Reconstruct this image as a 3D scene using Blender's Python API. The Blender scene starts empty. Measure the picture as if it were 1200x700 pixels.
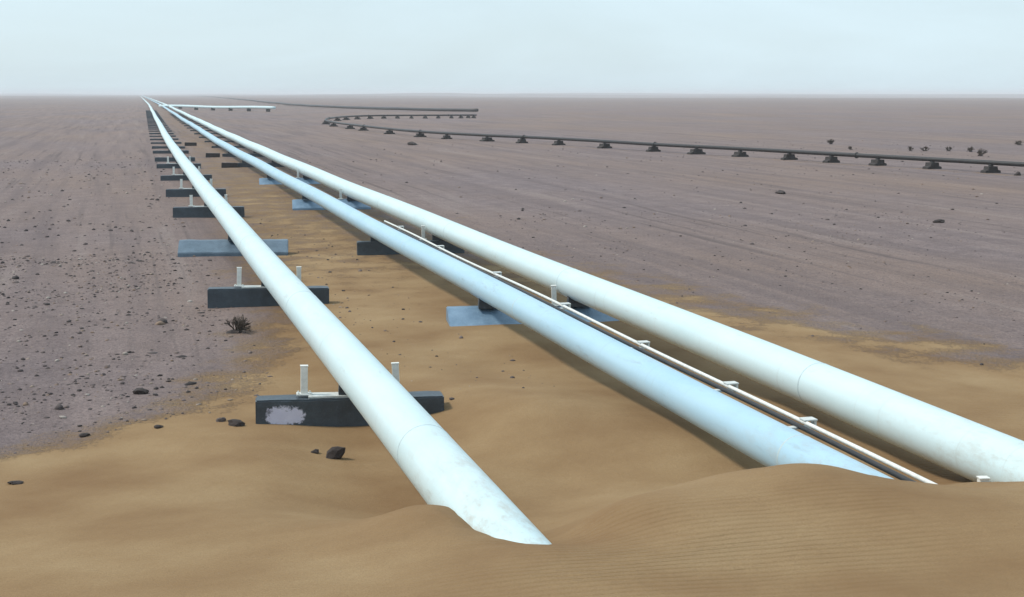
import bpy, bmesh, math, random
import numpy as np
from mathutils import Vector, Matrix, noise
R = math.radians
random.seed(7)
rng = np.random.default_rng(11)
scene = bpy.context.scene
C = scene.collection

# ------------------------------------------------------------------ camera
CAM_H = 5.2
cam = bpy.data.cameras.new('camera')
cam.sensor_width = 36.0
cam.lens = 36.0 * 1667 / 1200
cam.clip_start = 0.1
cam.clip_end = 40000
camo = bpy.data.objects.new('camera', cam)
C.objects.link(camo)
camo.location = (0, 0, CAM_H)
camo.rotation_euler = (R(90 - 8.1927), 0, R(-15.2765))   # pipes run along +Y
scene.camera = camo
scene.cycles.volume_bounces = 3

# ------------------------------------------------------------------ sky and sun
SUN_EL, SUN_AZ = 52.0, -70.0        # azimuth measured from +Y towards +X
world = bpy.data.worlds.new('World')
scene.world = world
world.use_nodes = True
nt = world.node_tree
nt.nodes.clear()
sky = nt.nodes.new('ShaderNodeTexSky')
sky.sky_type = 'NISHITA'
sky.sun_disc = False
sky.sun_elevation = R(SUN_EL)
sky.sun_rotation = R(SUN_AZ)
sky.altitude = 100
sky.air_density = 1.0
sky.dust_density = 1.5
sky.ozone_density = 1.5
bg1 = nt.nodes.new('ShaderNodeBackground')
bg1.inputs['Strength'].default_value = 0.10
nt.links.new(sky.outputs[0], bg1.inputs['Color'])
bg2 = nt.nodes.new('ShaderNodeBackground')          # even veil of high thin cloud
bg2.inputs['Color'].default_value = (0.78, 0.97, 1.07, 1)
bg2.inputs['Strength'].default_value = 1.0
mx = nt.nodes.new('ShaderNodeMixShader')
wtc = nt.nodes.new('ShaderNodeTexCoord')
wmp = nt.nodes.new('ShaderNodeMapping')
wmp.inputs['Scale'].default_value = (1.6, 1.6, 7.0)
nt.links.new(wtc.outputs['Generated'], wmp.inputs['Vector'])
wn = nt.nodes.new('ShaderNodeTexNoise')
wn.inputs['Scale'].default_value = 1.5
wn.inputs['Detail'].default_value = 6
wn.inputs['Roughness'].default_value = 0.55
wn.inputs['Distortion'].default_value = 0.6
nt.links.new(wmp.outputs[0], wn.inputs['Vector'])
wr = nt.nodes.new('ShaderNodeMapRange')
wr.inputs['From Min'].default_value = 0.3
wr.inputs['From Max'].default_value = 0.7
wr.inputs['To Min'].default_value = 0.60
wr.inputs['To Max'].default_value = 0.86
nt.links.new(wn.outputs['Fac'], wr.inputs['Value'])
nt.links.new(wr.outputs[0], mx.inputs[0])
nt.links.new(bg1.outputs[0], mx.inputs[1])
nt.links.new(bg2.outputs[0], mx.inputs[2])
wo = nt.nodes.new('ShaderNodeOutputWorld')
nt.links.new(mx.outputs[0], wo.inputs['Surface'])

sun = bpy.data.lights.new('sun', 'SUN')
sun.energy = 2.7
sun.angle = R(9)
sun.color = (1.0, 0.95, 0.86)
suno = bpy.data.objects.new('sun', sun)
C.objects.link(suno)
d = Vector((math.sin(R(SUN_AZ)) * math.cos(R(SUN_EL)), math.cos(R(SUN_AZ)) * math.cos(R(SUN_EL)), math.sin(R(SUN_EL))))
suno.rotation_euler = d.to_track_quat('Z', 'Y').to_euler()
suno.location = (20, 10, 40)

vs = scene.view_settings
vs.view_transform = 'Standard'
vs.look = 'None'
vs.exposure = 0.08
vs.gamma = 1.0
vs.use_curve_mapping = False

# ------------------------------------------------------------------ helpers
def link(name, me, parent=None):
    o = bpy.data.objects.new(name, me)
    C.objects.link(o)
    if parent is not None:
        o.parent = parent
    return o

def from_bm(name, bm, mat, parent=None, smooth=False):
    me = bpy.data.meshes.new(name)
    bm.normal_update()
    bm.to_mesh(me)
    bm.free()
    if mat:
        me.materials.append(mat)
    if smooth:
        me.polygons.foreach_set('use_smooth', [True] * len(me.polygons))
    return link(name, me, parent)

def tag(o, label, cat, group=None):
    o['label'] = label
    o['category'] = cat
    if group:
        o['group'] = group
    return o

def smooth01(a, b, x):
    t = np.clip((x - a) / (b - a), 0, 1)
    return t * t * (3 - 2 * t)

ORD = ['first', 'second', 'third', 'fourth', 'fifth', 'sixth', 'seventh', 'eighth', 'ninth', 'tenth', 'eleventh',
       'twelfth', 'thirteenth', 'fourteenth', 'fifteenth', 'sixteenth', 'seventeenth', 'eighteenth', 'nineteenth', 'twentieth']

# value noise for numpy arrays
def vnoise(x, y, seed=0):
    xi = np.floor(x).astype(np.int64)
    yi = np.floor(y).astype(np.int64)
    xf = x - xi
    yf = y - yi
    xf = xf * xf * (3 - 2 * xf)
    yf = yf * yf * (3 - 2 * yf)
    def h(a, b):
        n = (a * 374761393 + b * 668265263 + seed * 1442695041) & 0x7fffffff
        n = ((n ^ (n >> 13)) * 1274126177) & 0x7fffffff
        return ((n ^ (n >> 16)) & 0xffff) / 65535.0
    a = h(xi, yi); b = h(xi + 1, yi); c = h(xi, yi + 1); e = h(xi + 1, yi + 1)
    return (a * (1 - xf) + b * xf) * (1 - yf) + (c * (1 - xf) + e * xf) * yf * 1.0

def fbm(x, y, seed=0, octs=4):
    s = 0; a = 0.5
    for k in range(octs):
        s = s + a * (vnoise(x * 2 ** k, y * 2 ** k, seed + k) - 0.5)
        a *= 0.5
    return s

# ------------------------------------------------------------------ materials
def new_mat(name):
    m = bpy.data.materials.new(name)
    m.use_nodes = True
    t = m.node_tree
    b = t.nodes['Principled BSDF']
    return m, t, b

def N(t, typ, **kw):
    n = t.nodes.new(typ)
    for k, v in kw.items():
        if k in n.inputs:
            n.inputs[k].default_value = v
        else:
            setattr(n, k, v)
    return n

def noise_tex(t, vec, scale, detail=4, rough=0.55, distortion=0.0):
    n = t.nodes.new('ShaderNodeTexNoise')
    n.inputs['Scale'].default_value = scale
    n.inputs['Detail'].default_value = detail
    n.inputs['Roughness'].default_value = rough
    n.inputs['Distortion'].default_value = distortion
    if vec is not None:
        t.links.new(vec, n.inputs['Vector'])
    return n.outputs['Fac']

def ramp(t, fac, stops):
    r = t.nodes.new('ShaderNodeValToRGB')
    els = r.color_ramp.elements
    while len(els) < len(stops):
        els.new(0.5)
    for e, (p, c) in zip(els, stops):
        e.position = p
        e.color = (*c, 1) if len(c) == 3 else c
    t.links.new(fac, r.inputs[0])
    return r.outputs[0]

def mixc(t, fac, a, b, mode='MIX'):
    m = t.nodes.new('ShaderNodeMix')
    m.data_type = 'RGBA'
    m.blend_type = mode
    for sock, v in ((m.inputs[0], fac), (m.inputs[6], a), (m.inputs[7], b)):
        if isinstance(v, (int, float)):
            sock.default_value = v
        elif isinstance(v, tuple):
            sock.default_value = (*v, 1)
        else:
            t.links.new(v, sock)
    return m.outputs[2]

def math_node(t, op, a, b=None):
    m = t.nodes.new('ShaderNodeMath')
    m.operation = op
    for i, v in enumerate((a, b)):
        if v is None:
            continue
        if isinstance(v, (int, float)):
            m.inputs[i].default_value = v
        else:
            t.links.new(v, m.inputs[i])
    return m.outputs[0]

def mapping(t, vec, scale=(1, 1, 1), rot=(0, 0, 0)):
    m = t.nodes.new('ShaderNodeMapping')
    m.inputs['Scale'].default_value = scale
    m.inputs['Rotation'].default_value = rot
    t.links.new(vec, m.inputs['Vector'])
    return m.outputs[0]

def ground_material():
    m, t, b = new_mat('desert_ground')
    geo = t.nodes.new('ShaderNodeNewGeometry').outputs['Position']
    at = t.nodes.new('ShaderNodeAttribute')
    at.attribute_name = 'sand'
    sand_a = at.outputs['Fac']
    at2 = t.nodes.new('ShaderNodeAttribute')
    at2.attribute_name = 'ripple'
    # --- gravel plain: mauve grey stones over pale dust, long streaks left by vehicles along the pipeline
    n_big = noise_tex(t, mapping(t, geo, (0.05, 0.02, 0.05)), 1.0, 5, 0.6)
    n_streak = noise_tex(t, mapping(t, geo, (0.75, 0.030, 0.3), (0, 0, R(2))), 1.0, 5, 0.62, 0.3)
    n_mid = noise_tex(t, geo, 0.9, 6, 0.65)
    n_fine = noise_tex(t, geo, 14.0, 4, 0.7)
    vor = t.nodes.new('ShaderNodeTexVoronoi')
    vor.inputs['Scale'].default_value = 16.0
    t.links.new(geo, vor.inputs['Vector'])
    grav = ramp(t, n_mid, [(0.25, (0.164, 0.130, 0.133)), (0.55, (0.237, 0.189, 0.190)), (0.8, (0.296, 0.238, 0.229))])
    grav = mixc(t, ramp(t, n_big, [(0.35, (0, 0, 0)), (0.7, (0.75, 0.75, 0.75))]), grav, (0.283, 0.197, 0.148))
    grav = mixc(t, ramp(t, n_streak, [(0.47, (0, 0, 0)), (0.64, (0.5, 0.5, 0.5))]), grav, (0.142, 0.112, 0.115))
    grav = mixc(t, ramp(t, n_streak, [(0.30, (0.6, 0.6, 0.6)), (0.42, (0, 0, 0))]), grav, (0.318, 0.259, 0.236))
    n_rut = noise_tex(t, mapping(t, geo, (2.6, 0.045, 0.3), (0, 0, R(-3))), 1.0, 3, 0.5, 0.2)
    rut_on = ramp(t, noise_tex(t, mapping(t, geo, (0.10, 0.03, 0.1)), 1.0, 2, 0.5), [(0.45, (0, 0, 0)), (0.6, (1, 1, 1))])
    rut = math_node(t, 'MULTIPLY', ramp(t, n_rut, [(0.56, (0, 0, 0)), (0.64, (0.7, 0.7, 0.7))]), rut_on)
    grav = mixc(t, rut, grav, (0.120, 0.095, 0.092))
    n_peb = noise_tex(t, geo, 4.5, 5, 0.75)
    grav = mixc(t, ramp(t, n_peb, [(0.54, (0, 0, 0)), (0.68, (0.7, 0.7, 0.7))]), grav, (0.125, 0.100, 0.098))
    grav = mixc(t, ramp(t, n_peb, [(0.30, (0.5, 0.5, 0.5)), (0.42, (0, 0, 0))]), grav, (0.330, 0.265, 0.220))
    grav = mixc(t, ramp(t, n_fine, [(0.35, (0.55, 0.55, 0.55)), (0.55, (0, 0, 0))]), grav, (0.086, 0.066, 0.067))
    grav = mixc(t, ramp(t, vor.outputs['Distance'], [(0.0, (0.35, 0.35, 0.35)), (0.28, (0, 0, 0))]), grav, (0.094, 0.074, 0.074))
    # --- blown sand
    s_mid = noise_tex(t, geo, 0.45, 5, 0.55)
    s_fine = noise_tex(t, geo, 70.0, 4, 0.8)
    snd = ramp(t, s_mid, [(0.3, (0.210, 0.123, 0.058)), (0.55, (0.295, 0.195, 0.101)), (0.75, (0.365, 0.258, 0.142))])
    snd = mixc(t, ramp(t, s_fine, [(0.36, (0.75, 0.75, 0.75)), (0.58, (0, 0, 0))]), snd, (0.201, 0.123, 0.062))
    # grit showing through thin sand
    edge = math_node(t, 'ADD', sand_a, math_node(t, 'MULTIPLY', math_node(t, 'SUBTRACT', n_mid, 0.5), 0.9))
    edge = math_node(t, 'ADD', edge, math_node(t, 'MULTIPLY', math_node(t, 'SUBTRACT', n_fine, 0.5), 0.75))
    sfac = ramp(t, edge, [(0.36, (0, 0, 0)), (0.72, (1, 1, 1))])
    col = mixc(t, sfac, grav, snd)
    t.links.new(col, b.inputs['Base Color'])
    b.inputs['Roughness'].default_value = 0.95
    b.inputs['Specular IOR Level'].default_value = 0.15
    # --- fine relief
    wv = t.nodes.new('ShaderNodeTexWave')
    wv.wave_type = 'BANDS'
    wv.bands_direction = 'Y'
    wv.inputs['Scale'].default_value = 2.6
    wv.inputs['Distortion'].default_value = 3.2
    wv.inputs['Detail'].default_value = 3.0
    wv.inputs['Detail Scale'].default_value = 0.9
    t.links.new(mapping(t, geo, (0.55, 1.0, 1.0), (0, 0, R(8))), wv.inputs['Vector'])
    rip = math_node(t, 'MULTIPLY', wv.outputs['Fac'], at2.outputs['Fac'])
    inv = math_node(t, 'SUBTRACT', 1.0, sfac)
    rough = math_node(t, 'MULTIPLY', math_node(t, 'ADD', n_fine, math_node(t, 'MULTIPLY', n_mid, 1.4)), inv)
    h = math_node(t, 'ADD', math_node(t, 'MULTIPLY', rip, 0.022), math_node(t, 'MULTIPLY', rough, 0.05))
    s_lump = noise_tex(t, geo, 7.0, 5, 0.65)
    h = math_node(t, 'ADD', h, math_node(t, 'ADD', math_node(t, 'MULTIPLY', s_fine, 0.007), math_node(t, 'MULTIPLY', s_lump, 0.016)))
    bp = t.nodes.new('ShaderNodeBump')
    bp.inputs['Strength'].default_value = 1.0
    bp.inputs['Distance'].default_value = 1.0
    t.links.new(h, bp.inputs['Height'])
    t.links.new(bp.outputs[0], b.inputs['Normal'])
    return m

def pipe_material(name, base, dirt, low):
    m, t, b = new_mat(name)
    tc = t.nodes.new('ShaderNodeTexCoord').outputs['Object']
    n1 = noise_tex(t, mapping(t, tc, (1.6, 0.35, 1.6)), 1.3, 6, 0.65)
    n2 = noise_tex(t, tc, 22.0, 4, 0.6)
    n3 = noise_tex(t, mapping(t, tc, (5, 0.9, 5)), 1.0, 5, 0.7)
    c = mixc(t, ramp(t, n1, [(0.42, (0, 0, 0)), (0.72, (0.55, 0.55, 0.55))]), base, low)
    c = mixc(t, ramp(t, n3, [(0.60, (0, 0, 0)), (0.74, (0.45, 0.45, 0.45))]), c, dirt)
    c = mixc(t, ramp(t, n2, [(0.66, (0, 0, 0)), (0.78, (0.4, 0.4, 0.4))]), c, dirt)
    geo = t.nodes.new('ShaderNodeNewGeometry')
    sep = t.nodes.new('ShaderNodeSeparateXYZ')
    t.links.new(geo.outputs['Position'], sep.inputs[0])
    mr = t.nodes.new('ShaderNodeMapRange')
    mr.inputs['From Min'].default_value = 17.5
    mr.inputs['From Max'].default_value = 12.0
    t.links.new(sep.outputs[1], mr.inputs['Value'])
    dn = noise_tex(t, mapping(t, tc, (2.2, 0.9, 2.2)), 2.0, 7, 0.75)
    df = math_node(t, 'MULTIPLY', ramp(t, dn, [(0.46, (0, 0, 0)), (0.72, (1, 1, 1))]), mr.outputs[0])
    c = mixc(t, math_node(t, 'MULTIPLY', df, 0.75), c, (0.33, 0.25, 0.16))
    st = noise_tex(t, mapping(t, tc, (0.6, 9.0, 0.6)), 1.0, 5, 0.7)
    c = mixc(t, ramp(t, st, [(0.58, (0, 0, 0)), (0.75, (0.28, 0.28, 0.28))]), c, dirt)
    t.links.new(c, b.inputs['Base Color'])
    t.links.new(ramp(t, n1, [(0.3, (0.30, 0.30, 0.30)), (0.7, (0.5, 0.5, 0.5))]), b.inputs['Roughness'])
    bp = t.nodes.new('ShaderNodeBump')
    bp.inputs['Strength'].default_value = 0.15
    bp.inputs['Distance'].default_value = 0.01
    t.links.new(n1, bp.inputs['Height'])
    t.links.new(bp.outputs[0], b.inputs['Normal'])
    return m

def block_material(name, a, c2, rough=0.55, patch=False):
    m, t, b = new_mat(name)
    tc = t.nodes.new('ShaderNodeTexCoord').outputs['Object']
    n1 = noise_tex(t, tc, 3.0, 6, 0.65)
    n2 = noise_tex(t, tc, 26.0, 4, 0.7)
    c = ramp(t, n1, [(0.3, a), (0.7, c2)])
    c = mixc(t, ramp(t, n2, [(0.6, (0, 0, 0)), (0.8, (0.5, 0.5, 0.5))]), c, tuple(x * 2.2 + 0.03 for x in c2))
    if patch:   # splash of pale paint on the front face near the left end
        sep = t.nodes.new('ShaderNodeSeparateXYZ')
        t.links.new(tc, sep.inputs[0])
        dx = math_node(t, 'DIVIDE', math_node(t, 'SUBTRACT', sep.outputs[0], -1.02), 0.33)
        dz = math_node(t, 'DIVIDE', math_node(t, 'SUBTRACT', sep.outputs[2], 0.36), 0.17)
        rr = math_node(t, 'ADD', math_node(t, 'MULTIPLY', dx, dx), math_node(t, 'MULTIPLY', dz, dz))
        rr = math_node(t, 'ADD', rr, math_node(t, 'MULTIPLY', math_node(t, 'SUBTRACT', noise_tex(t, tc, 4.5, 5, 0.75), 0.5), 4.0))
        fr = math_node(t, 'LESS_THAN', sep.outputs[1], -0.2)
        pf = math_node(t, 'MULTIPLY', ramp(t, rr, [(0.55, (1, 1, 1)), (0.95, (0, 0, 0))]), fr)
        c = mixc(t, pf, c, mixc(t, n1, (0.42, 0.42, 0.58), (0.75, 0.74, 0.85)))
    t.links.new(c, b.inputs['Base Color'])
    b.inputs['Roughness'].default_value = rough
    bp = t.nodes.new('ShaderNodeBump')
    bp.inputs['Strength'].default_value = 0.5
    bp.inputs['Distance'].default_value = 0.02
    t.links.new(n2, bp.inputs['Height'])
    t.links.new(bp.outputs[0], b.inputs['Normal'])
    return m

def plain(name, a, c2, rough=0.6, scale=6.0, metal=0.0, bump=0.3):
    m, t, b = new_mat(name)
    tc = t.nodes.new('ShaderNodeTexCoord').outputs['Object']
    n1 = noise_tex(t, tc, scale, 5, 0.65)
    t.links.new(ramp(t, n1, [(0.3, a), (0.7, c2)]), b.inputs['Base Color'])
    b.inputs['Roughness'].default_value = rough
    b.inputs['Metallic'].default_value = metal
    bp = t.nodes.new('ShaderNodeBump')
    bp.inputs['Strength'].default_value = bump
    bp.inputs['Distance'].default_value = 0.02
    t.links.new(n1, bp.inputs['Height'])
    t.links.new(bp.outputs[0], b.inputs['Normal'])
    return m

M_ground = ground_material()
M_pipe = pipe_material('white_pipe_paint', (0.60, 0.73, 0.75), (0.34, 0.34, 0.30), (0.47, 0.63, 0.66))
M_pipe_blue = pipe_material('pale_blue_pipe_paint', (0.40, 0.58, 0.69), (0.25, 0.30, 0.31), (0.30, 0.49, 0.62))
M_weld = plain('weld_bead', (0.40, 0.49, 0.51), (0.50, 0.61, 0.64), 0.6, 18)
M_block = block_material('dark_coated_concrete', (0.030, 0.040, 0.052), (0.055, 0.075, 0.095), 0.42)
M_block_patch = block_material('dark_coated_concrete_splashed', (0.030, 0.040, 0.052), (0.055, 0.075, 0.095), 0.42, True)
M_block_blue = block_material('blue_grey_concrete', (0.11, 0.19, 0.28), (0.20, 0.30, 0.41), 0.45)
M_block_slate = block_material('slate_blue_concrete', (0.070, 0.110, 0.150), (0.125, 0.180, 0.235), 0.45)
M_plate = plain('galvanised_plate', (0.50, 0.52, 0.50), (0.68, 0.70, 0.68), 0.5, 9)
M_post = plain('white_painted_post', (0.60, 0.60, 0.56), (0.80, 0.80, 0.76), 0.5, 12)
M_black = plain('black_pipe_coating', (0.012, 0.011, 0.012), (0.028, 0.024, 0.024), 0.5, 4)
M_black_block = plain('black_support_concrete', (0.018, 0.015, 0.015), (0.045, 0.036, 0.034), 0.8, 5)
M_stone = plain('desert_stone', (0.055, 0.042, 0.040), (0.15, 0.115, 0.105), 0.9, 8, 0, 0.8)
M_stone_dark = plain('dark_desert_stone', (0.022, 0.016, 0.015), (0.060, 0.044, 0.040), 0.9, 9, 0, 0.8)
M_twig = plain('dry_twig', (0.030, 0.022, 0.018), (0.075, 0.055, 0.040), 0.9, 20)

# ------------------------------------------------------------------ plan of the place
def bend(y):
    """sideways drift of the whole corridor: straight at first, then a slow turn to the right"""
    y = np.asarray(y, dtype=float)
    k = 30.0
    sp = lambda a: k * np.logaddexp(0, (y - a) / k)
    return 0.0155 * (sp(85) - sp(600)) + 0.012 * sp(600)

LEFT = dict(x=3.39, z=0.90, r=0.35)
MID = dict(x=7.72, z=0.90, r=0.285)
RIGHT = dict(x=9.78, z=0.92, r=0.335)

# terrain control points (x, y, z) of the blown sand, multiquadric interpolation
CTRL = [
 (-1.2,12.5,.92),(0.9,11.3,1.18),(2.7,10.0,1.46),(4.6,9.4,1.52),(6.7,9.2,1.50),(9.5,9.5,1.42),(13,10,1.2),(18,10,.8),
 (-5,12,.75),(-9,12,.6),(-5,16,.3),(-1.5,17.1,.33),(-0.1,15.2,.56),(1.3,15.5,.55),(1.6,19.1,.20),(-1.8,20.9,.05),(-0.1,20.2,.10),
 (3.12,14.8,.68),(2.55,14.6,.72),(3.0,13.7,1.06),(2.98,12.9,1.14),(3.4,11.6,1.28),(1.8,12.6,1.02),(3.15,16.1,.16),(2.6,17.2,.10),(3.1,18.6,.04),(3.2,20.6,-.04),(2.4,21.2,.07),(1.7,21.6,.12),
 (4.6,20.6,.12),(4.0,16.8,.10),(4.1,14.6,.42),(3.95,13.0,.86),(3.9,12.0,1.16),
 (5.95,20.8,.46),(5.2,22.8,.30),(5.0,16.4,.14),(5.2,14.6,.62),(6.2,17.6,.20),(6.4,15.0,.62),
 (4.3,12.6,1.20),(5.3,12.95,1.32),(6.25,13.15,1.37),(6.9,13.1,1.37),(7.3,12.75,1.33),(7.9,12.7,1.20),(8.5,13.1,1.00),(9.1,13.6,.88),(9.7,13.55,.86),(10.4,13.4,.95),
 (5.6,11.4,1.44),(7.4,11.2,1.46),(9.3,11.5,1.36),
 (7.0,15.6,.36),(7.7,15.4,.42),(7.6,18.2,.36),(8.8,15.0,.38),(8.75,17.5,.30),(8.75,21,.24),(8.75,24.5,.16),(9.8,16.5,.42),(9.8,20,.38),
 (7.7,22,.28),(7.7,27,.18),(9.2,27,.16),(6.6,25,.10),(6.2,29,.12),(6.5,33,.10),(5.2,31,.14),(4.4,26.5,.15),(3.4,25.5,.02),(2.4,24.5,.05),(3.4,30.5,.02),
 (11.2,15.5,.34),(11.6,19,.36),(13.3,21,.28),(12,26,.24),(11.6,33,.16),(14,30,.12),(17,24,.12),(17,16,.3),(22,18,.15),
 (3.4,38,.02),(7.7,40,.05),(10,40,.05),(13,45,.05),(0,26,.0),(-4,24,.0),(-10,20,.05),(-20,25,.0),(-10,32,0),(0,35,0),(5.6,45,.05),(20,40,0),(30,30,0),(30,15,.1),
 (0,6,1.9),(6,5,2.0),(0,0,3.0),(8,-2,3.0),(-8,4,1.8),(16,4,1.6),(-12,-4,2.0),(20,-6,2.0),(-20,8,.6),(30,2,.8),(0,-15,3.0),(-25,-15,1.2),(30,-15,1.4),(0,-40,1.0),
 (0,60,0),(-20,60,0),(25,60,0),(-45,30,0),(50,40,0),(-45,0,0.2),(55,5,.2),
]
CT = np.array(CTRL, dtype=float)
SY = 0.72
def _phi(dx, dy):
    return np.sqrt(dx * dx + (dy * SY) ** 2 + 0.30)
_A = _phi(CT[:, None, 0] - CT[None, :, 0], CT[:, None, 1] - CT[None, :, 1])
_A = _A + np.eye(len(CT)) * 0.0
_mean = 0.0
_W = np.linalg.solve(_A, CT[:, 2] - _mean)

def height(x, y):
    x = np.asarray(x, dtype=float); y = np.asarray(y, dtype=float)
    shp = np.broadcast(x, y).shape
    X = np.broadcast_to(x, shp).ravel(); Y = np.broadcast_to(y, shp).ravel()
    z = np.zeros(X.size)
    near = (np.abs(X) < 75) & (Y < 75) & (Y > -55)
    xn, yn = X[near], Y[near]
    acc = np.zeros(xn.size)
    for k in range(len(CT)):
        acc += _W[k] * _phi(xn - CT[k, 0], yn - CT[k, 1])
    fade = (1 - smooth01(38, 60, yn)) * (1 - smooth01(28, 55, np.abs(xn))) * smooth01(-50, -30, yn)
    z[near] = acc * fade
    # low swells of the plain, larger far away
    dist = np.sqrt(X * X + Y * Y)
    amp = 0.05 * smooth01(15, 60, dist)
    xr = X - bend(np.maximum(Y, 0))
    corridor = smooth01(14, 45, np.abs(xr - 6))
    z += fbm(X * 0.16, Y * 0.16, 3) * 0.10 * smooth01(16, 40, dist)
    z += fbm(X * 0.02, Y * 0.012, 5) * 1.0 * smooth01(60, 300, dist) * corridor
    z += fbm(X * 0.0011, Y * 0.0007, 9) * 26.0 * smooth01(900, 4000, dist) * smooth01(40, 500, np.abs(xr - 6))
    z += (1 - smooth01(6.5, 11, np.abs(xr - 6.2))) * (0.14 * smooth01(50, 90, Y) + 0.15 * smooth01(105, 150, Y))
    # small scale unevenness of the gravel plain
    g = 1 - sand_mask(X, Y)
    z += g * (fbm(X * 1.1, Y * 1.1, 21, 3) * 0.05)
    # soft unevenness of the sand
    z += (1 - g) * fbm(X * 0.55, Y * 0.4, 31, 3) * 0.07
    bank = np.exp(-((X - 3.2) / 0.9) ** 2 - ((Y - 13.2) / 1.8) ** 2) + np.exp(-((X - 8.2) / 1.6) ** 2 - ((Y - 13.6) / 1.5) ** 2)
    z += bank * fbm(X * 2.2, Y * 1.8, 35, 3) * 0.10
    return z.reshape(shp)

def sand_mask(X, Y):
    X = np.asarray(X, dtype=float); Y = np.asarray(Y, dtype=float)
    xr = X - bend(np.maximum(Y, 0))
    wob = fbm(X * 0.25, Y * 0.12, 41) * 2.2 + fbm(X * 1.3, Y * 0.8, 45) * 2.4 + fbm(X * 0.06, Y * 0.03, 43) * 3.0
    # left limit: far out close to the camera, then tight to the left pipe
    left = np.interp(Y, [-100, 16, 19, 21, 23.5, 27, 34, 60, 120, 300], [-60, -14, -6, -2.2, 0.6, 1.6, 2.6, 3.2, 3.4, 3.4])
    right = np.interp(Y, [-100, 12, 18, 24, 32, 45, 70, 120, 300], [60, 40, 22, 17, 14.8, 13.2, 12.4, 12.5, 13])
    soft = np.interp(Y, [0, 30, 100], [2.4, 2.4, 3.2])
    a = smooth01(-1, 1, (xr - left + wob * 0.5) / soft)
    b = smooth01(-1, 1, (right - xr + wob * 1.6) / (soft * 2.2))
    base = a * b
    # strip of paler blown sand lodged under the black pipeline
    bx = np.interp(Y, [60, 80, 98, 121, 143, 164, 190, 234], [61, 56.5, 52.1, 46.6, 41.9, 35.9, 33.5, 33.2])
    strip = np.exp(-((X - bx + 0.9 + wob * 0.2) / 1.5) ** 2) * ((Y > 55) & (Y < 240)) * 0.85
    base = np.maximum(base, strip)
    return base * np.interp(Y, [0, 26, 45, 120, 400], [1.0, 1.0, 0.72, 0.5, 0.42])

def gz(x, y):
    return float(height(np.array([x]), np.array([y]))[0])

# ------------------------------------------------------------------ ground sheet
def axis(lo, hi, d0, d1, near, far_lo, far_hi, g=1.035):
    core = list(np.arange(lo, hi + 1e-6, d0))
    up = []; p = hi; s = d0
    while p < far_hi:
        s = s * g
        p += s; up.append(p)
    dn = []; p = lo; s = d0
    while p > far_lo:
        s = s * g * 1.02
        p -= s; dn.append(p)
    return np.array(dn[::-1] + core + up)

gx = axis(-3.5, 12.5, 0.055, 0, 0, -9000, 12000, 1.03)
gy = axis(7.5, 27.0, 0.055, 0, 0, -400, 16000, 1.022)
GX, GY = np.meshgrid(gx, gy)
GZ = height(GX, GY)
nx, ny = len(gx), len(gy)
co = np.stack([GX, GY, GZ], -1).reshape(-1, 3).astype(np.float32)
idx = np.arange(nx * ny).reshape(ny, nx)
faces = np.stack([idx[:-1, :-1], idx[:-1, 1:], idx[1:, 1:], idx[1:, :-1]], -1).reshape(-1, 4)
me = bpy.data.meshes.new('desert_ground')
me.vertices.add(len(co)); me.vertices.foreach_set('co', co.ravel())
me.loops.add(faces.size); me.loops.foreach_set('vertex_index', faces.ravel().astype(np.int32))
me.polygons.add(len(faces)); me.polygons.foreach_set('loop_start', (np.arange(len(faces)) * 4).astype(np.int32))
me.update(calc_edges=True)
me.polygons.foreach_set('use_smooth', np.ones(len(faces), dtype=bool))
sm = sand_mask(GX, GY).ravel().astype(np.float32)
a = me.attributes.new('sand', 'FLOAT', 'POINT'); a.data.foreach_set('value', sm)
rp = (1.25 * np.exp(-((GX - 4.2) / 1.5) ** 2 - ((GY - 10.3) / 0.9) ** 2) * smooth01(0.30, 0.55, 0.5 + fbm(GX * 0.7, GY * 0.7, 77) * 1.6)
      + 0.45 * smooth01(0.45, 0.75, 0.5 + fbm(GX * 0.35, GY * 0.35, 79) * 1.9) * (1 - smooth01(18, 24, GY)) * smooth01(-1.0, 2.5, GX)
      + 0.15 * (1 - smooth01(14, 20, GY))).ravel().astype(np.float32)
a = me.attributes.new('ripple', 'FLOAT', 'POINT'); a.data.foreach_set('value', rp)
me.materials.append(M_ground)
ground = link('desert_ground', me)
ground['kind'] = 'structure'

# ------------------------------------------------------------------ pipelines
def ystations(y0, y1):
    ys = [y0]
    while ys[-1] < y1:
        ys.append(ys[-1] + min(60, max(0.6, ys[-1] * 0.03)))
    ys[-1] = y1
    return ys

def tube(pts, r, sides=28, caps=True, closed_ring=None):
    """a swept round bar along pts (list of Vector)"""
    bm = bmesh.new()
    rings = []
    n = len(pts)
    for i, p in enumerate(pts):
        t = (pts[min(i + 1, n - 1)] - pts[max(i - 1, 0)]).normalized()
        s = t.cross(Vector((0, 0, 1)))
        if s.length < 1e-4:
            s = Vector((1, 0, 0))
        s.normalize()
        u = s.cross(t).normalized()
        rr = r[i] if isinstance(r, (list, tuple)) else r
        rings.append([bm.verts.new(p + (s * math.cos(a) + u * math.sin(a)) * rr)
                      for a in (2 * math.pi * k / sides for k in range(sides))])
    for A, B in zip(rings[:-1], rings[1:]):
        for k in range(sides):
            bm.faces.new((A[k], A[(k + 1) % sides], B[(k + 1) % sides], B[k]))
    if caps:
        bm.faces.new(rings[0][::-1]); bm.faces.new(rings[-1])
    bmesh.ops.recalc_face_normals(bm, faces=bm.faces)
    return bm

def pipe_centre(P, y):
    z = P['z']
    # pipe sags and lifts a little between its sleepers
    z += 0.018 * math.sin(y * 0.21 + P['x']) + 0.02 * math.sin(y * 0.057 + 2 * P['x']) - 0.02
    far = max(0.0, y - 55)
    zz = z
    return Vector((P['x'] + float(bend(y)) + 0.03 * math.sin(y * 0.05 + P['x'] * 3), y, zz))

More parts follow.
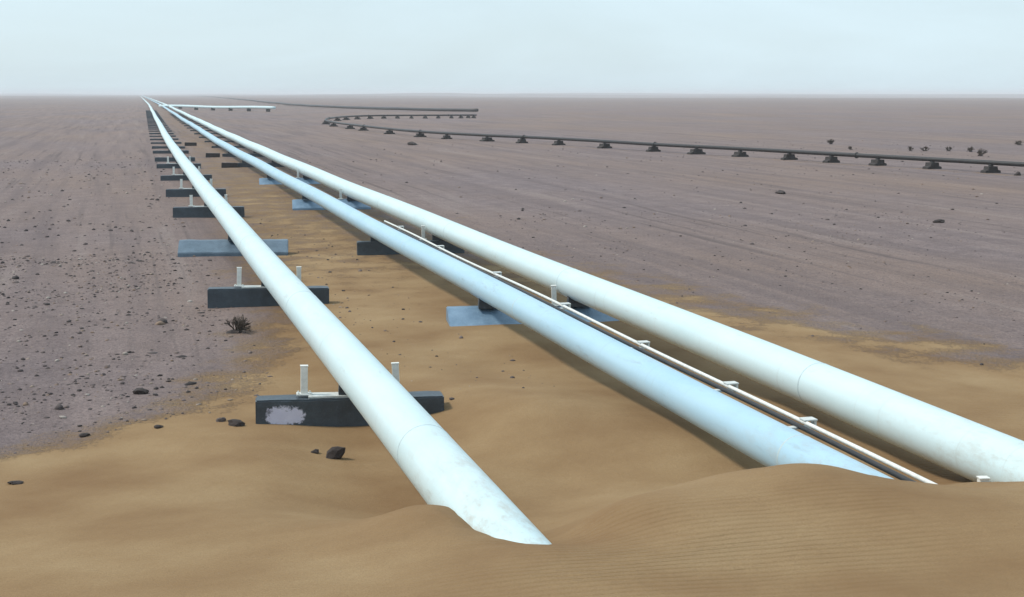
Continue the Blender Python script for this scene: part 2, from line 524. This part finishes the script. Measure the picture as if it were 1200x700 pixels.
def make_pipeline(P, y0, y1, mat, label, welds):
    pts = [pipe_centre(P, y) for y in ystations(y0, y1)]
    o = from_bm('white_pipeline', tube(pts, P['r'], 40), mat, smooth=True)
    tag(o, label, 'pipeline', 'large welded pipelines on sleepers')
    for y in welds:
        p = pipe_centre(P, y)
        q = [pipe_centre(P, y + dy) for dy in (-0.022, -0.012, 0.012, 0.022)]
        rr = P['r']
        from_bm('weld_seam', tube(q, [rr - 0.003, rr + 0.0035, rr + 0.0035, rr - 0.003], 40, True), M_weld, o, True)
    return o

left_pipe = make_pipeline(LEFT, 8.5, 4200, M_pipe,
    'white pipeline on the left, alone on its row of dark sleepers, near end buried', [16.4 + 12.2 * k for k in range(9)] )
mid_pipe = make_pipeline(MID, 8.5, 4200, M_pipe_blue,
    'pale blue middle pipeline with a thin pipe running along its right side', [15.2 + 12.2 * k for k in range(8)])
right_pipe = make_pipeline(RIGHT, 8.0, 4200, M_pipe,
    'white pipeline on the right, outermost of the three large pipes', [18.7 + 12.2 * k for k in range(8)])

# thin pipe beside the middle one
THIN = dict(x=8.22, z=1.075, r=0.027)
pts = [Vector((THIN['x'] + 0.02 * math.sin(y * 0.3), y, THIN['z'] + 0.012 * math.sin(y * 0.5))) for y in np.arange(10, 46.2, 0.8)]
thin = from_bm('thin_pipe', tube(pts, THIN['r'], 16), M_post, smooth=True)
tag(thin, 'thin pale pipe strapped along the right side of the middle blue pipeline', 'pipe')

def box_bm(sx, sy, sz, bev=0.0, off=(0, 0, 0), bm=None):
    b2 = bm or bmesh.new()
    r = bmesh.ops.create_cube(b2, size=1.0)
    for v in r['verts']:
        v.co = Vector((v.co.x * sx + off[0], v.co.y * sy + off[1], v.co.z * sz + off[2]))
    if bev > 0:
        es = list({e for v in r['verts'] for e in v.link_edges})
        bmesh.ops.bevel(b2, geom=es, offset=bev, segments=2, affect='EDGES', profile=0.6)
    return b2

for y in (16.0, 18.4, 22.0, 26.4, 31.6, 37.6, 43.5):
    bm = box_bm(0.18, 0.16, 0.02, 0.006, (0.06, 0, 0.036))
    box_bm(0.035, 0.10, 0.14, 0.006, (0.135, 0, -0.03), bm)
    box_bm(0.34, 0.10, 0.03, 0.006, (-0.04, 0, -0.065), bm)
    o = from_bm('bracket', bm, M_plate, thin)
    o.location = (THIN['x'] + 0.02 * math.sin(y * 0.3), y, THIN['z'] + 0.012 * math.sin(y * 0.5))

pts = [Vector((8.105 + 0.012 * math.sin(y * 0.41), y, 1.040 + 0.012 * math.sin(y * 0.5))) for y in np.arange(10, 46.2, 0.8)]
gap_shade = from_bm('gap_shade', tube(pts, 0.032, 12), M_black, smooth=True)  # black rod added to draw the shaded gap between middle and thin pipe
tag(gap_shade, 'black rod standing in for the shaded gap between the middle blue pipeline and the thin pale pipe', 'gap_shade')

# ------------------------------------------------------------------ sleepers under the large pipes
def jitter(bm, amt, seed):
    rd = random.Random(seed)
    for v in bm.verts:
        v.co += Vector((rd.uniform(-amt, amt), rd.uniform(-amt, amt), rd.uniform(-amt, amt)))

def wear(bm, seed):
    off = Vector((seed * 3.1, seed * 1.7, 0))
    for v in bm.verts:
        k = noise.noise(v.co * 4.0 + off) * 0.012 + noise.noise(v.co * 13.0 + off) * 0.009
        v.co += Vector((k * 0.5, k, k))

def dark_block_mesh(L):
    bm = bmesh.new()
    # upright sleeper: slightly wider at the foot, subdivided along its length so edges wander
    n = 26
    prof = [(-0.25, 0.0), (-0.225, 0.30), (-0.215, 0.60), (0.215, 0.60), (0.225, 0.30), (0.25, 0.0)]
    rings = []
    for i in range(n):
        x = -L / 2 + L * i / (n - 1)
        rings.append([bm.verts.new((x, py, pz)) for py, pz in prof])
    for A, B in zip(rings[:-1], rings[1:]):
        for k in range(len(prof)):
            bm.faces.new((A[k], A[(k + 1) % len(prof)], B[(k + 1) % len(prof)], B[k]))
    bm.faces.new(rings[0]); bm.faces.new(rings[-1][::-1])
    bmesh.ops.recalc_face_normals(bm, faces=bm.faces)
    sharp = [e for e in bm.edges if e.calc_face_angle(0) > 0.6]
    bmesh.ops.bevel(bm, geom=sharp, offset=0.022, segments=2, affect='EDGES')
    wear(bm, 4)
    return bm

def slope_block_mesh(L):
    bm = bmesh.new()
    # low block with a long face sloping up and back from a short upright toe
    n = 26
    prof = [(-0.62, 0.0), (-0.60, 0.20), (0.10, 0.53), (0.42, 0.53), (0.45, 0.0)]
    rings = []
    for i in range(n):
        x = -L / 2 + L * i / (n - 1)
        rings.append([bm.verts.new((x, py, pz)) for py, pz in prof])
    for A, B in zip(rings[:-1], rings[1:]):
        for k in range(len(prof)):
            bm.faces.new((A[k], A[(k + 1) % len(prof)], B[(k + 1) % len(prof)], B[k]))
    bm.faces.new(rings[0]); bm.faces.new(rings[-1][::-1])
    bmesh.ops.recalc_face_normals(bm, faces=bm.faces)
    sharp = [e for e in bm.edges if e.calc_face_angle(0) > 0.3]
    bmesh.ops.bevel(bm, geom=sharp, offset=0.02, segments=2, affect='EDGES')
    wear(bm, 9)
    return bm

def mesh_of(bm, name, mat):
    me = bpy.data.meshes.new(name)
    bm.normal_update(); bm.to_mesh(me); bm.free()
    me.materials.append(mat)
    return me

ME_dark = mesh_of(dark_block_mesh(2.95), 'block', M_block)
ME_dark_patch = mesh_of(dark_block_mesh(2.95), 'block', M_block_patch)
ME_slope = mesh_of(slope_block_mesh(3.5), 'block', M_block_slate)
ME_wide_slope = mesh_of(slope_block_mesh(4.0), 'block', M_block_blue)
ME_long_slope = mesh_of(slope_block_mesh(3.5), 'block', M_block_blue)
ME_long_dark = mesh_of(dark_block_mesh(3.5), 'block', M_block)
def post_bm():
    bm = box_bm(0.11, 0.085, 0.46, 0.010, (0, 0, 0.23))
    box_bm(0.125, 0.10, 0.018, 0.004, (0, 0, 0.463), bm)
    return bm
ME_post = mesh_of(post_bm(), 'guide_post', M_post)
def post_base_bm():
    bm = box_bm(0.24, 0.20, 0.022, 0.004, (0, 0, 0.013))
    for sx in (-0.09, 0.09):
        for sy in (-0.075, 0.075):
            bmesh.ops.create_cone(bm, cap_ends=True, segments=6, radius1=0.016, radius2=0.016, depth=0.022, matrix=Matrix.Translation((sx, sy, 0.034)))
    return bm
ME_post_base = mesh_of(post_base_bm(), 'post_base', M_plate)
ME_plate = mesh_of(box_bm(1.35, 0.30, 0.035, 0.006, (0, 0, 0.0175)), 'bearing_plate', M_plate)
def saddle_bm(r, gap):
    # curved cradle under the pipe
    bm = bmesh.new()
    n = 8
    inner = []; outer = []
    for i in range(n + 1):
        a = math.pi * (1.22 + 0.56 * i / n)
        inner.append((math.cos(a) * (r + 0.003), math.sin(a) * (r + 0.003)))
    lo = -r - gap
    for s in (-0.11, 0.11):
        for x, z in inner:
            pass
    f = [[bm.verts.new((x, s, z)) for x, z in inner] for s in (-0.11, 0.11)]
    g = [[bm.verts.new((x * 1.05, s, lo)) for x, z in inner] for s in (-0.11, 0.11)]
    for i in range(n):
        bm.faces.new((f[0][i], f[0][i + 1], f[1][i + 1], f[1][i]))
        bm.faces.new((g[0][i], g[1][i], g[1][i + 1], g[0][i + 1]))
        bm.faces.new((f[0][i], g[0][i], g[0][i + 1], f[0][i + 1]))
        bm.faces.new((f[1][i], f[1][i + 1], g[1][i + 1], g[1][i]))
    bm.faces.new((f[0][0], f[1][0], g[1][0], g[0][0]))
    bm.faces.new((f[0][n], g[0][n], g[1][n], f[1][n]))
    bmesh.ops.recalc_face_normals(bm, faces=bm.faces)
    return bm

prd = random.Random(12)
def sleeper(x, y, top, mesh, htop, label, group, rz, posts=(), plates=(), saddles=(), tilt=0.0):
    e = bpy.data.objects.new('concrete_sleeper', None)
    C.objects.link(e)
    e.empty_display_size = 0.2
    e.location = (x, y, top - htop)
    e.rotation_euler = (0, tilt, rz)
    tag(e, label, 'sleeper', group)
    link('block', mesh, e)
    for px in plates:
        o = link('bearing_plate', ME_plate, e); o.location = (px, 0, htop + 0.002)
    for (px, py) in posts:
        o = link('guide_post', ME_post, e); o.location = (px, py, htop + 0.032 if plates else htop)
        o.rotation_euler = (R(prd.uniform(-2.5, 2.5)), R(prd.uniform(-2.5, 2.5)), R(prd.uniform(-6, 6)))
        link('post_base', ME_post_base, o)
    for (P, px) in saddles:
        gap = P['z'] - P['r'] - 0.02 - (top + 0.037)
        o = from_bm('pipe_saddle', saddle_bm(P['r'], max(0.03, gap + 0.03)), M_block, e)
        c = pipe_centre(P, y)
        o.location = (px, 0, c.z - e.location.z)
    return e

RZ = R(-7)
GL = 'dark sleepers under the left white pipeline'
ysl = [22.0, 35.2, 46.9, 61.4, 73.2, 86.0, 100.2, 110.5, 123.8, 134.0]
while ysl[-1] < 420:
    ysl.append(ysl[-1] + 11.6)
rd = random.Random(5)
for i, y in enumerate(ysl):
    px = LEFT['x'] + float(bend(y))
    top = 0.46
    if i == 0:
        lab = 'dark concrete sleeper with a splash of pale paint, nearest under the left white pipeline'
    elif i == 2:
        lab = 'blue-grey sleeper with a broad sloping face, third from the near end of the left pipeline'
    elif i < 12:
        lab = 'dark concrete sleeper under the left white pipeline, %s from the near end' % ORD[i]
    else:
        lab = 'tiny far dark sleeper under the left white pipeline, beyond the twelfth'
    near = i < 7
    mesh = ME_dark_patch if i == 0 else (ME_slope if i == 2 else ME_dark)
    ht = 0.53 if i == 2 else 0.60
    sleeper(px - 0.10, y, top, mesh, ht, lab, GL, RZ + R(rd.uniform(-1.5, 1.5)),
            posts=[(-0.72, 0.02), (0.74, 0.06)] if near and i != 2 else [], plates=[0.02] if near and i != 2 else [],
            saddles=[(LEFT, 0.10)] if i < 9 else [], tilt=R(rd.uniform(-0.8, 0.8)))

GM = 'wide sleepers under the middle and right pipelines'
ysm = [30.4, 45.6, 64.4, 81.5, 100.5, 116.6, 134.0]
while ysm[-1] < 330:
    ysm.append(ysm[-1] + 15.0)
for i, y in enumerate(ysm):
    px = 8.80 + float(bend(y)) + (0.1 if i else 0)
    blue = i in (0, 2, 3)
    if i == 0:
        lab = 'pale blue sleeper under the middle and right pipelines, nearest that stands clear of sand'
    elif i < 10:
        lab = '%s sleeper under the middle and right pipelines, %s from the near end' % ('pale blue' if blue else 'dark', ORD[i])
    else:
        lab = 'tiny far dark sleeper under the middle and right pipelines, beyond the tenth'
    sleeper(px, y, 0.44, (ME_wide_slope if i == 0 else ME_long_slope) if blue else ME_long_dark, 0.53 if blue else 0.60, lab, GM, RZ + R(rd.uniform(-1.5, 1.5)),
            posts=[(0.44, 0.18)] if i < 4 else [], plates=[],
            saddles=[(MID, MID['x'] - 8.80), (RIGHT, RIGHT['x'] - 8.80)] if i < 7 else [])
# sleeper at the dune, almost wholly drifted over: only a post shows
sleeper(8.80, 13.75, 0.44, ME_long_dark, 0.60, 'sleeper drifted over by the near dune, only its white post showing beside the right pipeline', GM, RZ,
        posts=[(0.46, 0.0)], saddles=[(MID, MID['x'] - 8.80), (RIGHT, RIGHT['x'] - 8.80)])

ME_loose = mesh_of(dark_block_mesh(1.1), 'loose_block', M_black_block)
for k, (x, y, pos) in enumerate([(7.15, 100.3, 'nearest'), (7.0, 116.4, 'middle one'), (6.35, 139.5, 'farthest')]):
    o = link('loose_block', ME_loose)
    o.location = (x, y, gz(x, y) - 0.28); o.rotation_euler = (0, R(2), RZ)
    tag(o, 'loose dark block on the sand left of the middle pipeline, %s of three' % pos, 'block', 'loose blocks beside the middle pipeline')

# ------------------------------------------------------------------ white pipe lying across the corridor far off
pts = [Vector((13.0 + 30.5 * t, 500 - 78 * t, 1.1 + 0.1 * math.sin(t * 9))) for t in np.linspace(0, 1, 30)]
cross = from_bm('crossing_pipe', tube(pts, 0.42, 20), M_pipe, smooth=True)
tag(cross, 'white pipe lying crosswise behind the three pipelines in the far distance', 'pipe')
for t in (0.05, 0.2, 0.35, 0.5, 0.65, 0.8, 0.95):
    o = from_bm('support', box_bm(1.2, 0.6, 1.6, 0.03), M_black_block, cross)
    o.location = (13.0 + 30.5 * t, 500 - 78 * t, 0.0)

# ------------------------------------------------------------------ black pipeline zigzagging over the plain
BLK = [(60.5, 62), (58.4, 71), (56.4, 80.4), (54.5, 88.6), (52.1, 98.2), (49.6, 109.6), (46.6, 121.4), (44.6, 132.2), (41.9, 143), (38.6, 153), (35.9, 164), (34.2, 176),
       (33.5, 190), (33.2, 205), (33.0, 220), (33.2, 234), (34.3, 248), (36.8, 264), (40.6, 277), (45.5, 286), (52, 290), (60, 291.5), (68, 294), (73, 296)]
def catmull(P, n):
    out = []
    for i in range(len(P) - 1):
        p0 = P[max(i - 1, 0)]; p1 = P[i]; p2 = P[i + 1]; p3 = P[min(i + 2, len(P) - 1)]
        for k in range(n):
            t = k / n
            out.append(tuple(0.5 * ((2 * p1[j]) + (-p0[j] + p2[j]) * t + (2 * p0[j] - 5 * p1[j] + 4 * p2[j] - p3[j]) * t * t +
                       (-p0[j] + 3 * p1[j] - 3 * p2[j] + p3[j]) * t ** 3) for j in (0, 1)))
    out.append(P[-1])
    return out
path2 = catmull(BLK, 4)
zb = height(np.array([p[0] for p in path2]), np.array([p[1] for p in path2]))
zb = np.convolve(np.pad(zb, 3, mode='edge'), np.ones(7) / 7, 'valid')
pts = [Vector((p[0], p[1], z + 0.66)) for p, z in zip(path2, zb)]
blk = from_bm('black_pipeline', tube(pts, 0.155, 18), M_black, smooth=True)
tag(blk, 'slender black pipeline zigzagging across the gravel plain on the right', 'pipeline')

for k in range(6, len(pts) - 2, 9):
    t0 = (pts[k + 1] - pts[k]).normalized()
    q = [pts[k] + t0 * a_ for a_ in (0.0, 0.03, 0.09, 0.12)]
    from_bm('flange', tube(q, [0.16, 0.23, 0.23, 0.16], 18), M_black, blk, True)
def support_bm():
    bm = bmesh.new()
    prof = [(-0.66, 0.0), (-0.64, 0.20), (-0.40, 0.26), (-0.36, 0.50), (0.36, 0.50), (0.40, 0.26), (0.64, 0.20), (0.66, 0.0)]
    rings = [[bm.verts.new((x, s, z - 0.08)) for x, z in prof] for s in (-0.28, 0.28)]
    n = len(prof)
    for k in range(n):
        bm.faces.new((rings[0][k], rings[0][(k + 1) % n], rings[1][(k + 1) % n], rings[1][k]))
    bm.faces.new(rings[0]); bm.faces.new(rings[1][::-1])
    bmesh.ops.recalc_face_normals(bm, faces=bm.faces)
    bmesh.ops.bevel(bm, geom=list(bm.edges), offset=0.015, segments=1, affect='EDGES')
    return bm
ME_sup = mesh_of(support_bm(), 'footing', M_black_block)
ME_cradle = mesh_of(saddle_bm(0.155, 0.10), 'cradle', M_black)
sup = [(55.7, 83.2), (54.6, 88.4), (53.4, 93.6), (52.1, 98.4), (50.9, 103.3), (49.6, 109.6), (48.1, 115.4), (46.5, 121.7), (44.9, 130.6), (43.0, 139.2), (41.0, 146.0), (38.8, 152.4),
       (36.4, 161.8), (34.9, 170.0), (33.8, 184.0), (33.25, 202.0), (33.1, 213.0), (33.1, 230.0), (34.3, 247.5), (36.4, 262.0), (40.6, 277.0), (43.2, 282.6),
       (46, 286.6), (49, 288.7), (52, 290.0), (55, 290.5), (58, 291.0), (61, 291.8), (64, 292.6), (67, 293.7), (69.3, 294.4), (71.0, 295.2), (72.3, 295.8)]
P2 = np.array([(p.x, p.y, p.z) for p in pts])
for i, (x, y) in enumerate(sup):
    k = int(np.argmin((P2[:, 0] - x) ** 2 + (P2[:, 1] - y) ** 2))
    k0, k1 = max(k - 1, 0), min(k + 1, len(P2) - 1)
    tdir = P2[k1] - P2[k0]
    # project onto the path
    u = tdir[:2] / np.linalg.norm(tdir[:2])
    s = np.dot(np.array([x, y]) - P2[k, :2], u)
    x, y = P2[k, :2] + u * s
    zc = P2[k, 2] + s * tdir[2] / np.linalg.norm(tdir[:2])
    e = bpy.data.objects.new('pipe_support', None); C.objects.link(e)
    e.location = (x, y, zc - 0.155 - 0.42 - 0.06)
    e.rotation_euler = (0, 0, math.atan2(u[1], u[0]) - math.pi / 2)
    fo_ = link('footing', ME_sup, e)
    fo_.scale = (rd.uniform(0.85, 1.2), rd.uniform(0.8, 1.3), rd.uniform(0.92, 1.02))
    fo_.rotation_euler = (0, 0, R(rd.uniform(-9, 9)))
    o = link('cradle', ME_cradle, e); o.location = (0, 0, 0.155 + 0.42 + 0.06)
    if i < 20:
        lab = 'dark footing under the black pipeline, %s counted from the right edge' % ORD[i]
    else:
        lab = 'small dark footing under the far returning leg of the black pipeline'
    tag(e, lab, 'pipe support', 'footings of the black pipeline')

# a second dark line far beyond
FAR = [(92, 372), (84, 400), (76, 470), (70, 556), (74, 720), (92, 1100), (130, 2100), (152, 3000)]
pf = catmull(FAR, 5)
zf = height(np.array([p[0] for p in pf]), np.array([p[1] for p in pf]))
fo = from_bm('black_pipeline', tube([Vector((p[0], p[1], z + 0.7)) for p, z in zip(pf, zf)], 0.42, 12), M_black, smooth=True)
tag(fo, 'faint dark pipeline farthest off, running towards the horizon behind the zigzag', 'pipeline')

# ------------------------------------------------------------------ stones and shrubs
def rock_bm(seed, sub=2, sq=0.65):
    rd = random.Random(seed)
    bm = bmesh.new()
    bmesh.ops.create_icosphere(bm, subdivisions=sub, radius=1.0)
    off = Vector((rd.uniform(0, 50), rd.uniform(0, 50), rd.uniform(0, 50)))
    for v in bm.verts:
        n = noise.noise(v.co * 1.1 + off) * 0.55 + noise.noise(v.co * 2.7 + off) * 0.22
        v.co *= 1 + n
        v.co.z *= sq
    return bm

def add_stone(x, y, s, label, mat, seed, group=None, sink=0.25, stretch=(1, 1, 1), rot=(0, 0, 0)):
    o = from_bm('stone', rock_bm(seed), mat)
    o.scale = (s * stretch[0], s * stretch[1], s * stretch[2])
    o.location = (x, y, gz(x, y) + s * 0.65 * stretch[2] * (1 - 2 * sink))
    o.rotation_euler = rot if any(rot) else (0, 0, seed * 1.7)
    tag(o, label, 'stone', group)
    return o

add_stone(2.80, 19.9, 0.13, 'dark slanting lump of rock on the sand in front of the paint-splashed sleeper', M_stone_dark, 3, sink=0.2, stretch=(1.25, 0.8, 1.1), rot=(0.3, -0.6, 0.3))
add_stone(2.55, 20.15, 0.06, 'small dark chip of rock left of the slanting lump on the sand', M_stone_dark, 4)
add_stone(1.55, 21.9, 0.12, 'dark stone lying against the left end of the paint-splashed sleeper', M_stone_dark, 5, stretch=(1.3, .9, .8))
add_stone(1.35, 22.3, 0.07, 'small stone on the sand left of the paint-splashed sleeper', M_stone, 6)
add_stone(-0.71, 22.1, 0.07, 'dark stone alone at the left edge of the sand', M_stone_dark, 8, stretch=(1.2, 1, .8))
add_stone(-1.51, 19.15, 0.07, 'dark stone on the smooth sand, lowest stone at the left edge', M_stone_dark, 9, stretch=(1.4, 1, .6))
add_stone(0.38, 22.2, 0.065, 'dark stone at the sand edge between the left frame edge and the sleeper', M_stone_dark, 10, stretch=(1.3, 1, .7))
add_stone(0.16, 25.2, 0.11, 'brown slanting stone on the gravel, largest left of the nearest sleeper', M_stone_dark, 11, stretch=(1.3, .8, .9))
add_stone(33.37, 68.5, 0.24, 'dark rock on the plain halfway between the right pipeline and the black one', M_stone_dark, 12, stretch=(1.6, 1, .8))
add_stone(32.0, 51.2, 0.17, 'dark rock on the streaked gravel at the right', M_stone_dark, 13, stretch=(1.5, 1, .8))
add_stone(28.77, 144.2, 0.45, 'dark rock near the bend of the black pipeline', M_stone_dark, 14, stretch=(1.4, 1, .7))
add_stone(55.6, 80.0, 0.22, 'dark rock just in front of the footings of the black pipeline', M_stone_dark, 15)

def shrub(x, y, s, label, seed, group=None):
    rd = random.Random(seed)
    e = bpy.data.objects.new('dry_shrub', None); C.objects.link(e)
    e.location = (x, y, gz(x, y) - 0.01)
    tag(e, label, 'shrub', group)
    bm = bmesh.new()
    def twig(p, d, L, r, depth):
        q = p + d * L
        s1 = d.orthogonal().normalized(); s2 = d.cross(s1)
        A = [bm.verts.new(p + (s1 * math.cos(a) + s2 * math.sin(a)) * r) for a in (0, 2.09, 4.19)]
        B = [bm.verts.new(q + (s1 * math.cos(a) + s2 * math.sin(a)) * r * 0.6) for a in (0, 2.09, 4.19)]
        for k in range(3):
            bm.faces.new((A[k], A[(k + 1) % 3], B[(k + 1) % 3], B[k]))
        if depth > 0:
            for _ in range(rd.choice((3, 4))):
                nd = (d + Vector((rd.uniform(-1, 1), rd.uniform(-1, 1), rd.uniform(-0.5, 0.7))) * 0.85).normalized()
                twig(p.lerp(q, rd.uniform(0.4, 1)), nd, L * rd.uniform(0.55, 0.85), r * 0.65, depth - 1)
    for k in range(9):
        a = rd.uniform(0, 6.28)
        dd = Vector((math.cos(a) * rd.uniform(.3, 1), math.sin(a) * rd.uniform(.3, 1), rd.uniform(0.35, 1.1))).normalized()
        twig(Vector((rd.uniform(-.05, .05), rd.uniform(-.05, .05), 0)) * s, dd, s * 0.48, s * 0.045, 3)
    from_bm('twigs', bm, M_twig, e)
    b2 = rock_bm(seed + 90, 2, 0.5)
    for v in b2.verts:
        v.co *= s * 0.42
    o = from_bm('root_mound', b2, M_stone_dark, e)
    return e

shrub(2.28, 31.4, 0.42, 'dark dry shrub on the sand left of the white pipeline between the first two sleepers', 3)
for k, (x, y, s) in enumerate([(69.85, 105.8, .65), (74.2, 113.9, .5), (73.3, 116.1, .45), (71.2, 116.7, .5), (69.9, 117.0, .45), (88.9, 127.8, .6), (71.4, 135.2, .55), (80, 111, .35), (66, 121, .4), (84.5, 120, .45)]):
    shrub(x, y, s, 'largest dark dry shrub beyond the black pipeline at the right' if k == 0 else 'small dark dry shrub scattered beyond the black pipeline at the right', 20 + k, 'shrubs beyond the black pipeline')

# loose gravel: far too many to count
def scatter():
    proto = []
    for s in range(6):
        bm = bmesh.new()
        bmesh.ops.create_icosphere(bm, subdivisions=1, radius=1.0)
        rd = random.Random(100 + s)
        for v in bm.verts:
            v.co *= 1 + rd.uniform(-0.32, 0.32)
            v.co.z *= 0.6
        bm.verts.ensure_lookup_table()
        V = np.array([v.co[:] for v in bm.verts]); Fc = np.array([[v.index for v in f.verts] for f in bm.faces])
        bm.free()
        proto.append((V, Fc))
    xs, ys, ss = [], [], []
    def field(n, x0, x1, y0, y1, s0, s1, power, keep):
        x = rng.uniform(x0, x1, n); y = y0 + (y1 - y0) * rng.random(n) ** power
        s = s0 + (s1 - s0) * rng.random(n) ** 3.2
        m = sand_mask(x, y)
        cl = 0.5 + fbm(x * 0.5, y * 0.35, 61) * 1.7
        ok = (rng.random(n) > m * 1.15) & (rng.random(n) < cl) & keep(x, y)
        xs.append(x[ok]); ys.append(y[ok]); ss.append(s[ok])
    field(21000, -9, 4.5, 18, 48, 0.008, 0.055, 1.0, lambda x, y: x < 2.6)
    field(5500, -24, 4.0, 45, 120, 0.02, 0.10, 1.2, lambda x, y: x < 2.6 + bend(y))
    field(7000, 10, 34, 18, 60, 0.008, 0.045, 1.0, lambda x, y: x > 10.6)
    field(5000, 13, 80, 45, 150, 0.015, 0.09, 1.1, lambda x, y: x > 12 + bend(y))
    field(260, -9, 3.5, 20, 60, 0.05, 0.12, 1.0, lambda x, y: x < 2.4)
    # chips lying on the sand between and beside the pipes
    x = rng.uniform(4.0, 7.2, 260); y = rng.uniform(22, 60, 260)
    xs.append(x); ys.append(y); ss.append(0.012 + 0.045 * rng.random(260) ** 3)
    x = np.concatenate(xs); y = np.concatenate(ys); s = np.concatenate(ss)
    z = height(x, y)
    VV, FF = [], []; base = 0
    sink = rng.uniform(-0.25, 0.3, len(x))
    for i in range(len(x)):
        V, Fc = proto[i % 6]
        a = rng.uniform(0, 6.28); c, sn = math.cos(a), math.sin(a)
        sx = s[i] * rng.uniform(0.8, 1.5); sy = s[i]
        X = V[:, 0] * sx; Y = V[:, 1] * sy
        VV.append(np.stack([x[i] + X * c - Y * sn, y[i] + X * sn + Y * c, z[i] + V[:, 2] * s[i] + s[i] * sink[i]], -1))
        FF.append(Fc + base); base += len(V)
    VV = np.concatenate(VV).astype(np.float32); FF = np.concatenate(FF).astype(np.int32)
    me = bpy.data.meshes.new('gravel')
    me.vertices.add(len(VV)); me.vertices.foreach_set('co', VV.ravel())
    me.loops.add(FF.size); me.loops.foreach_set('vertex_index', FF.ravel())
    me.polygons.add(len(FF)); me.polygons.foreach_set('loop_start', (np.arange(len(FF)) * 3).astype(np.int32))
    me.update(calc_edges=True)
    m, t, b = new_mat('loose_gravel')
    geo = t.nodes.new('ShaderNodeNewGeometry')
    rnd = geo.outputs['Random Per Island']
    t.links.new(ramp(t, rnd, [(0.0, (0.028, 0.022, 0.022)), (0.45, (0.085, 0.066, 0.064)), (0.7, (0.17, 0.13, 0.12)), (0.88, (0.20, 0.135, 0.095)), (1.0, (0.34, 0.30, 0.27))]), b.inputs['Base Color'])
    b.inputs['Roughness'].default_value = 0.9
    me.materials.append(m)
    o = link('gravel', me)
    o['kind'] = 'stuff'
    o['label'] = 'loose dark gravel and pebbles strewn over the mauve desert plain'
    o['category'] = 'gravel'
scatter()

# ------------------------------------------------------------------ haze
bm = bmesh.new()
box_bm(24000, 20000, 24.0, 0, (1000, 8000, 2.0), bm)
m = bpy.data.materials.new('haze')
m.use_nodes = True
t = m.node_tree
t.nodes.clear()
out = t.nodes.new('ShaderNodeOutputMaterial')
pv = t.nodes.new('ShaderNodeVolumePrincipled')
pv.inputs['Color'].default_value = (0.94, 0.96, 1.0, 1)
pv.inputs['Density'].default_value = 0.00028
pv.inputs['Anisotropy'].default_value = 0.0
t.links.new(pv.outputs[0], out.inputs['Volume'])
hz = from_bm('haze', bm, m)
hz['kind'] = 'stuff'
hz['label'] = 'pale dusty haze over the whole desert plain'
hz['category'] = 'haze'
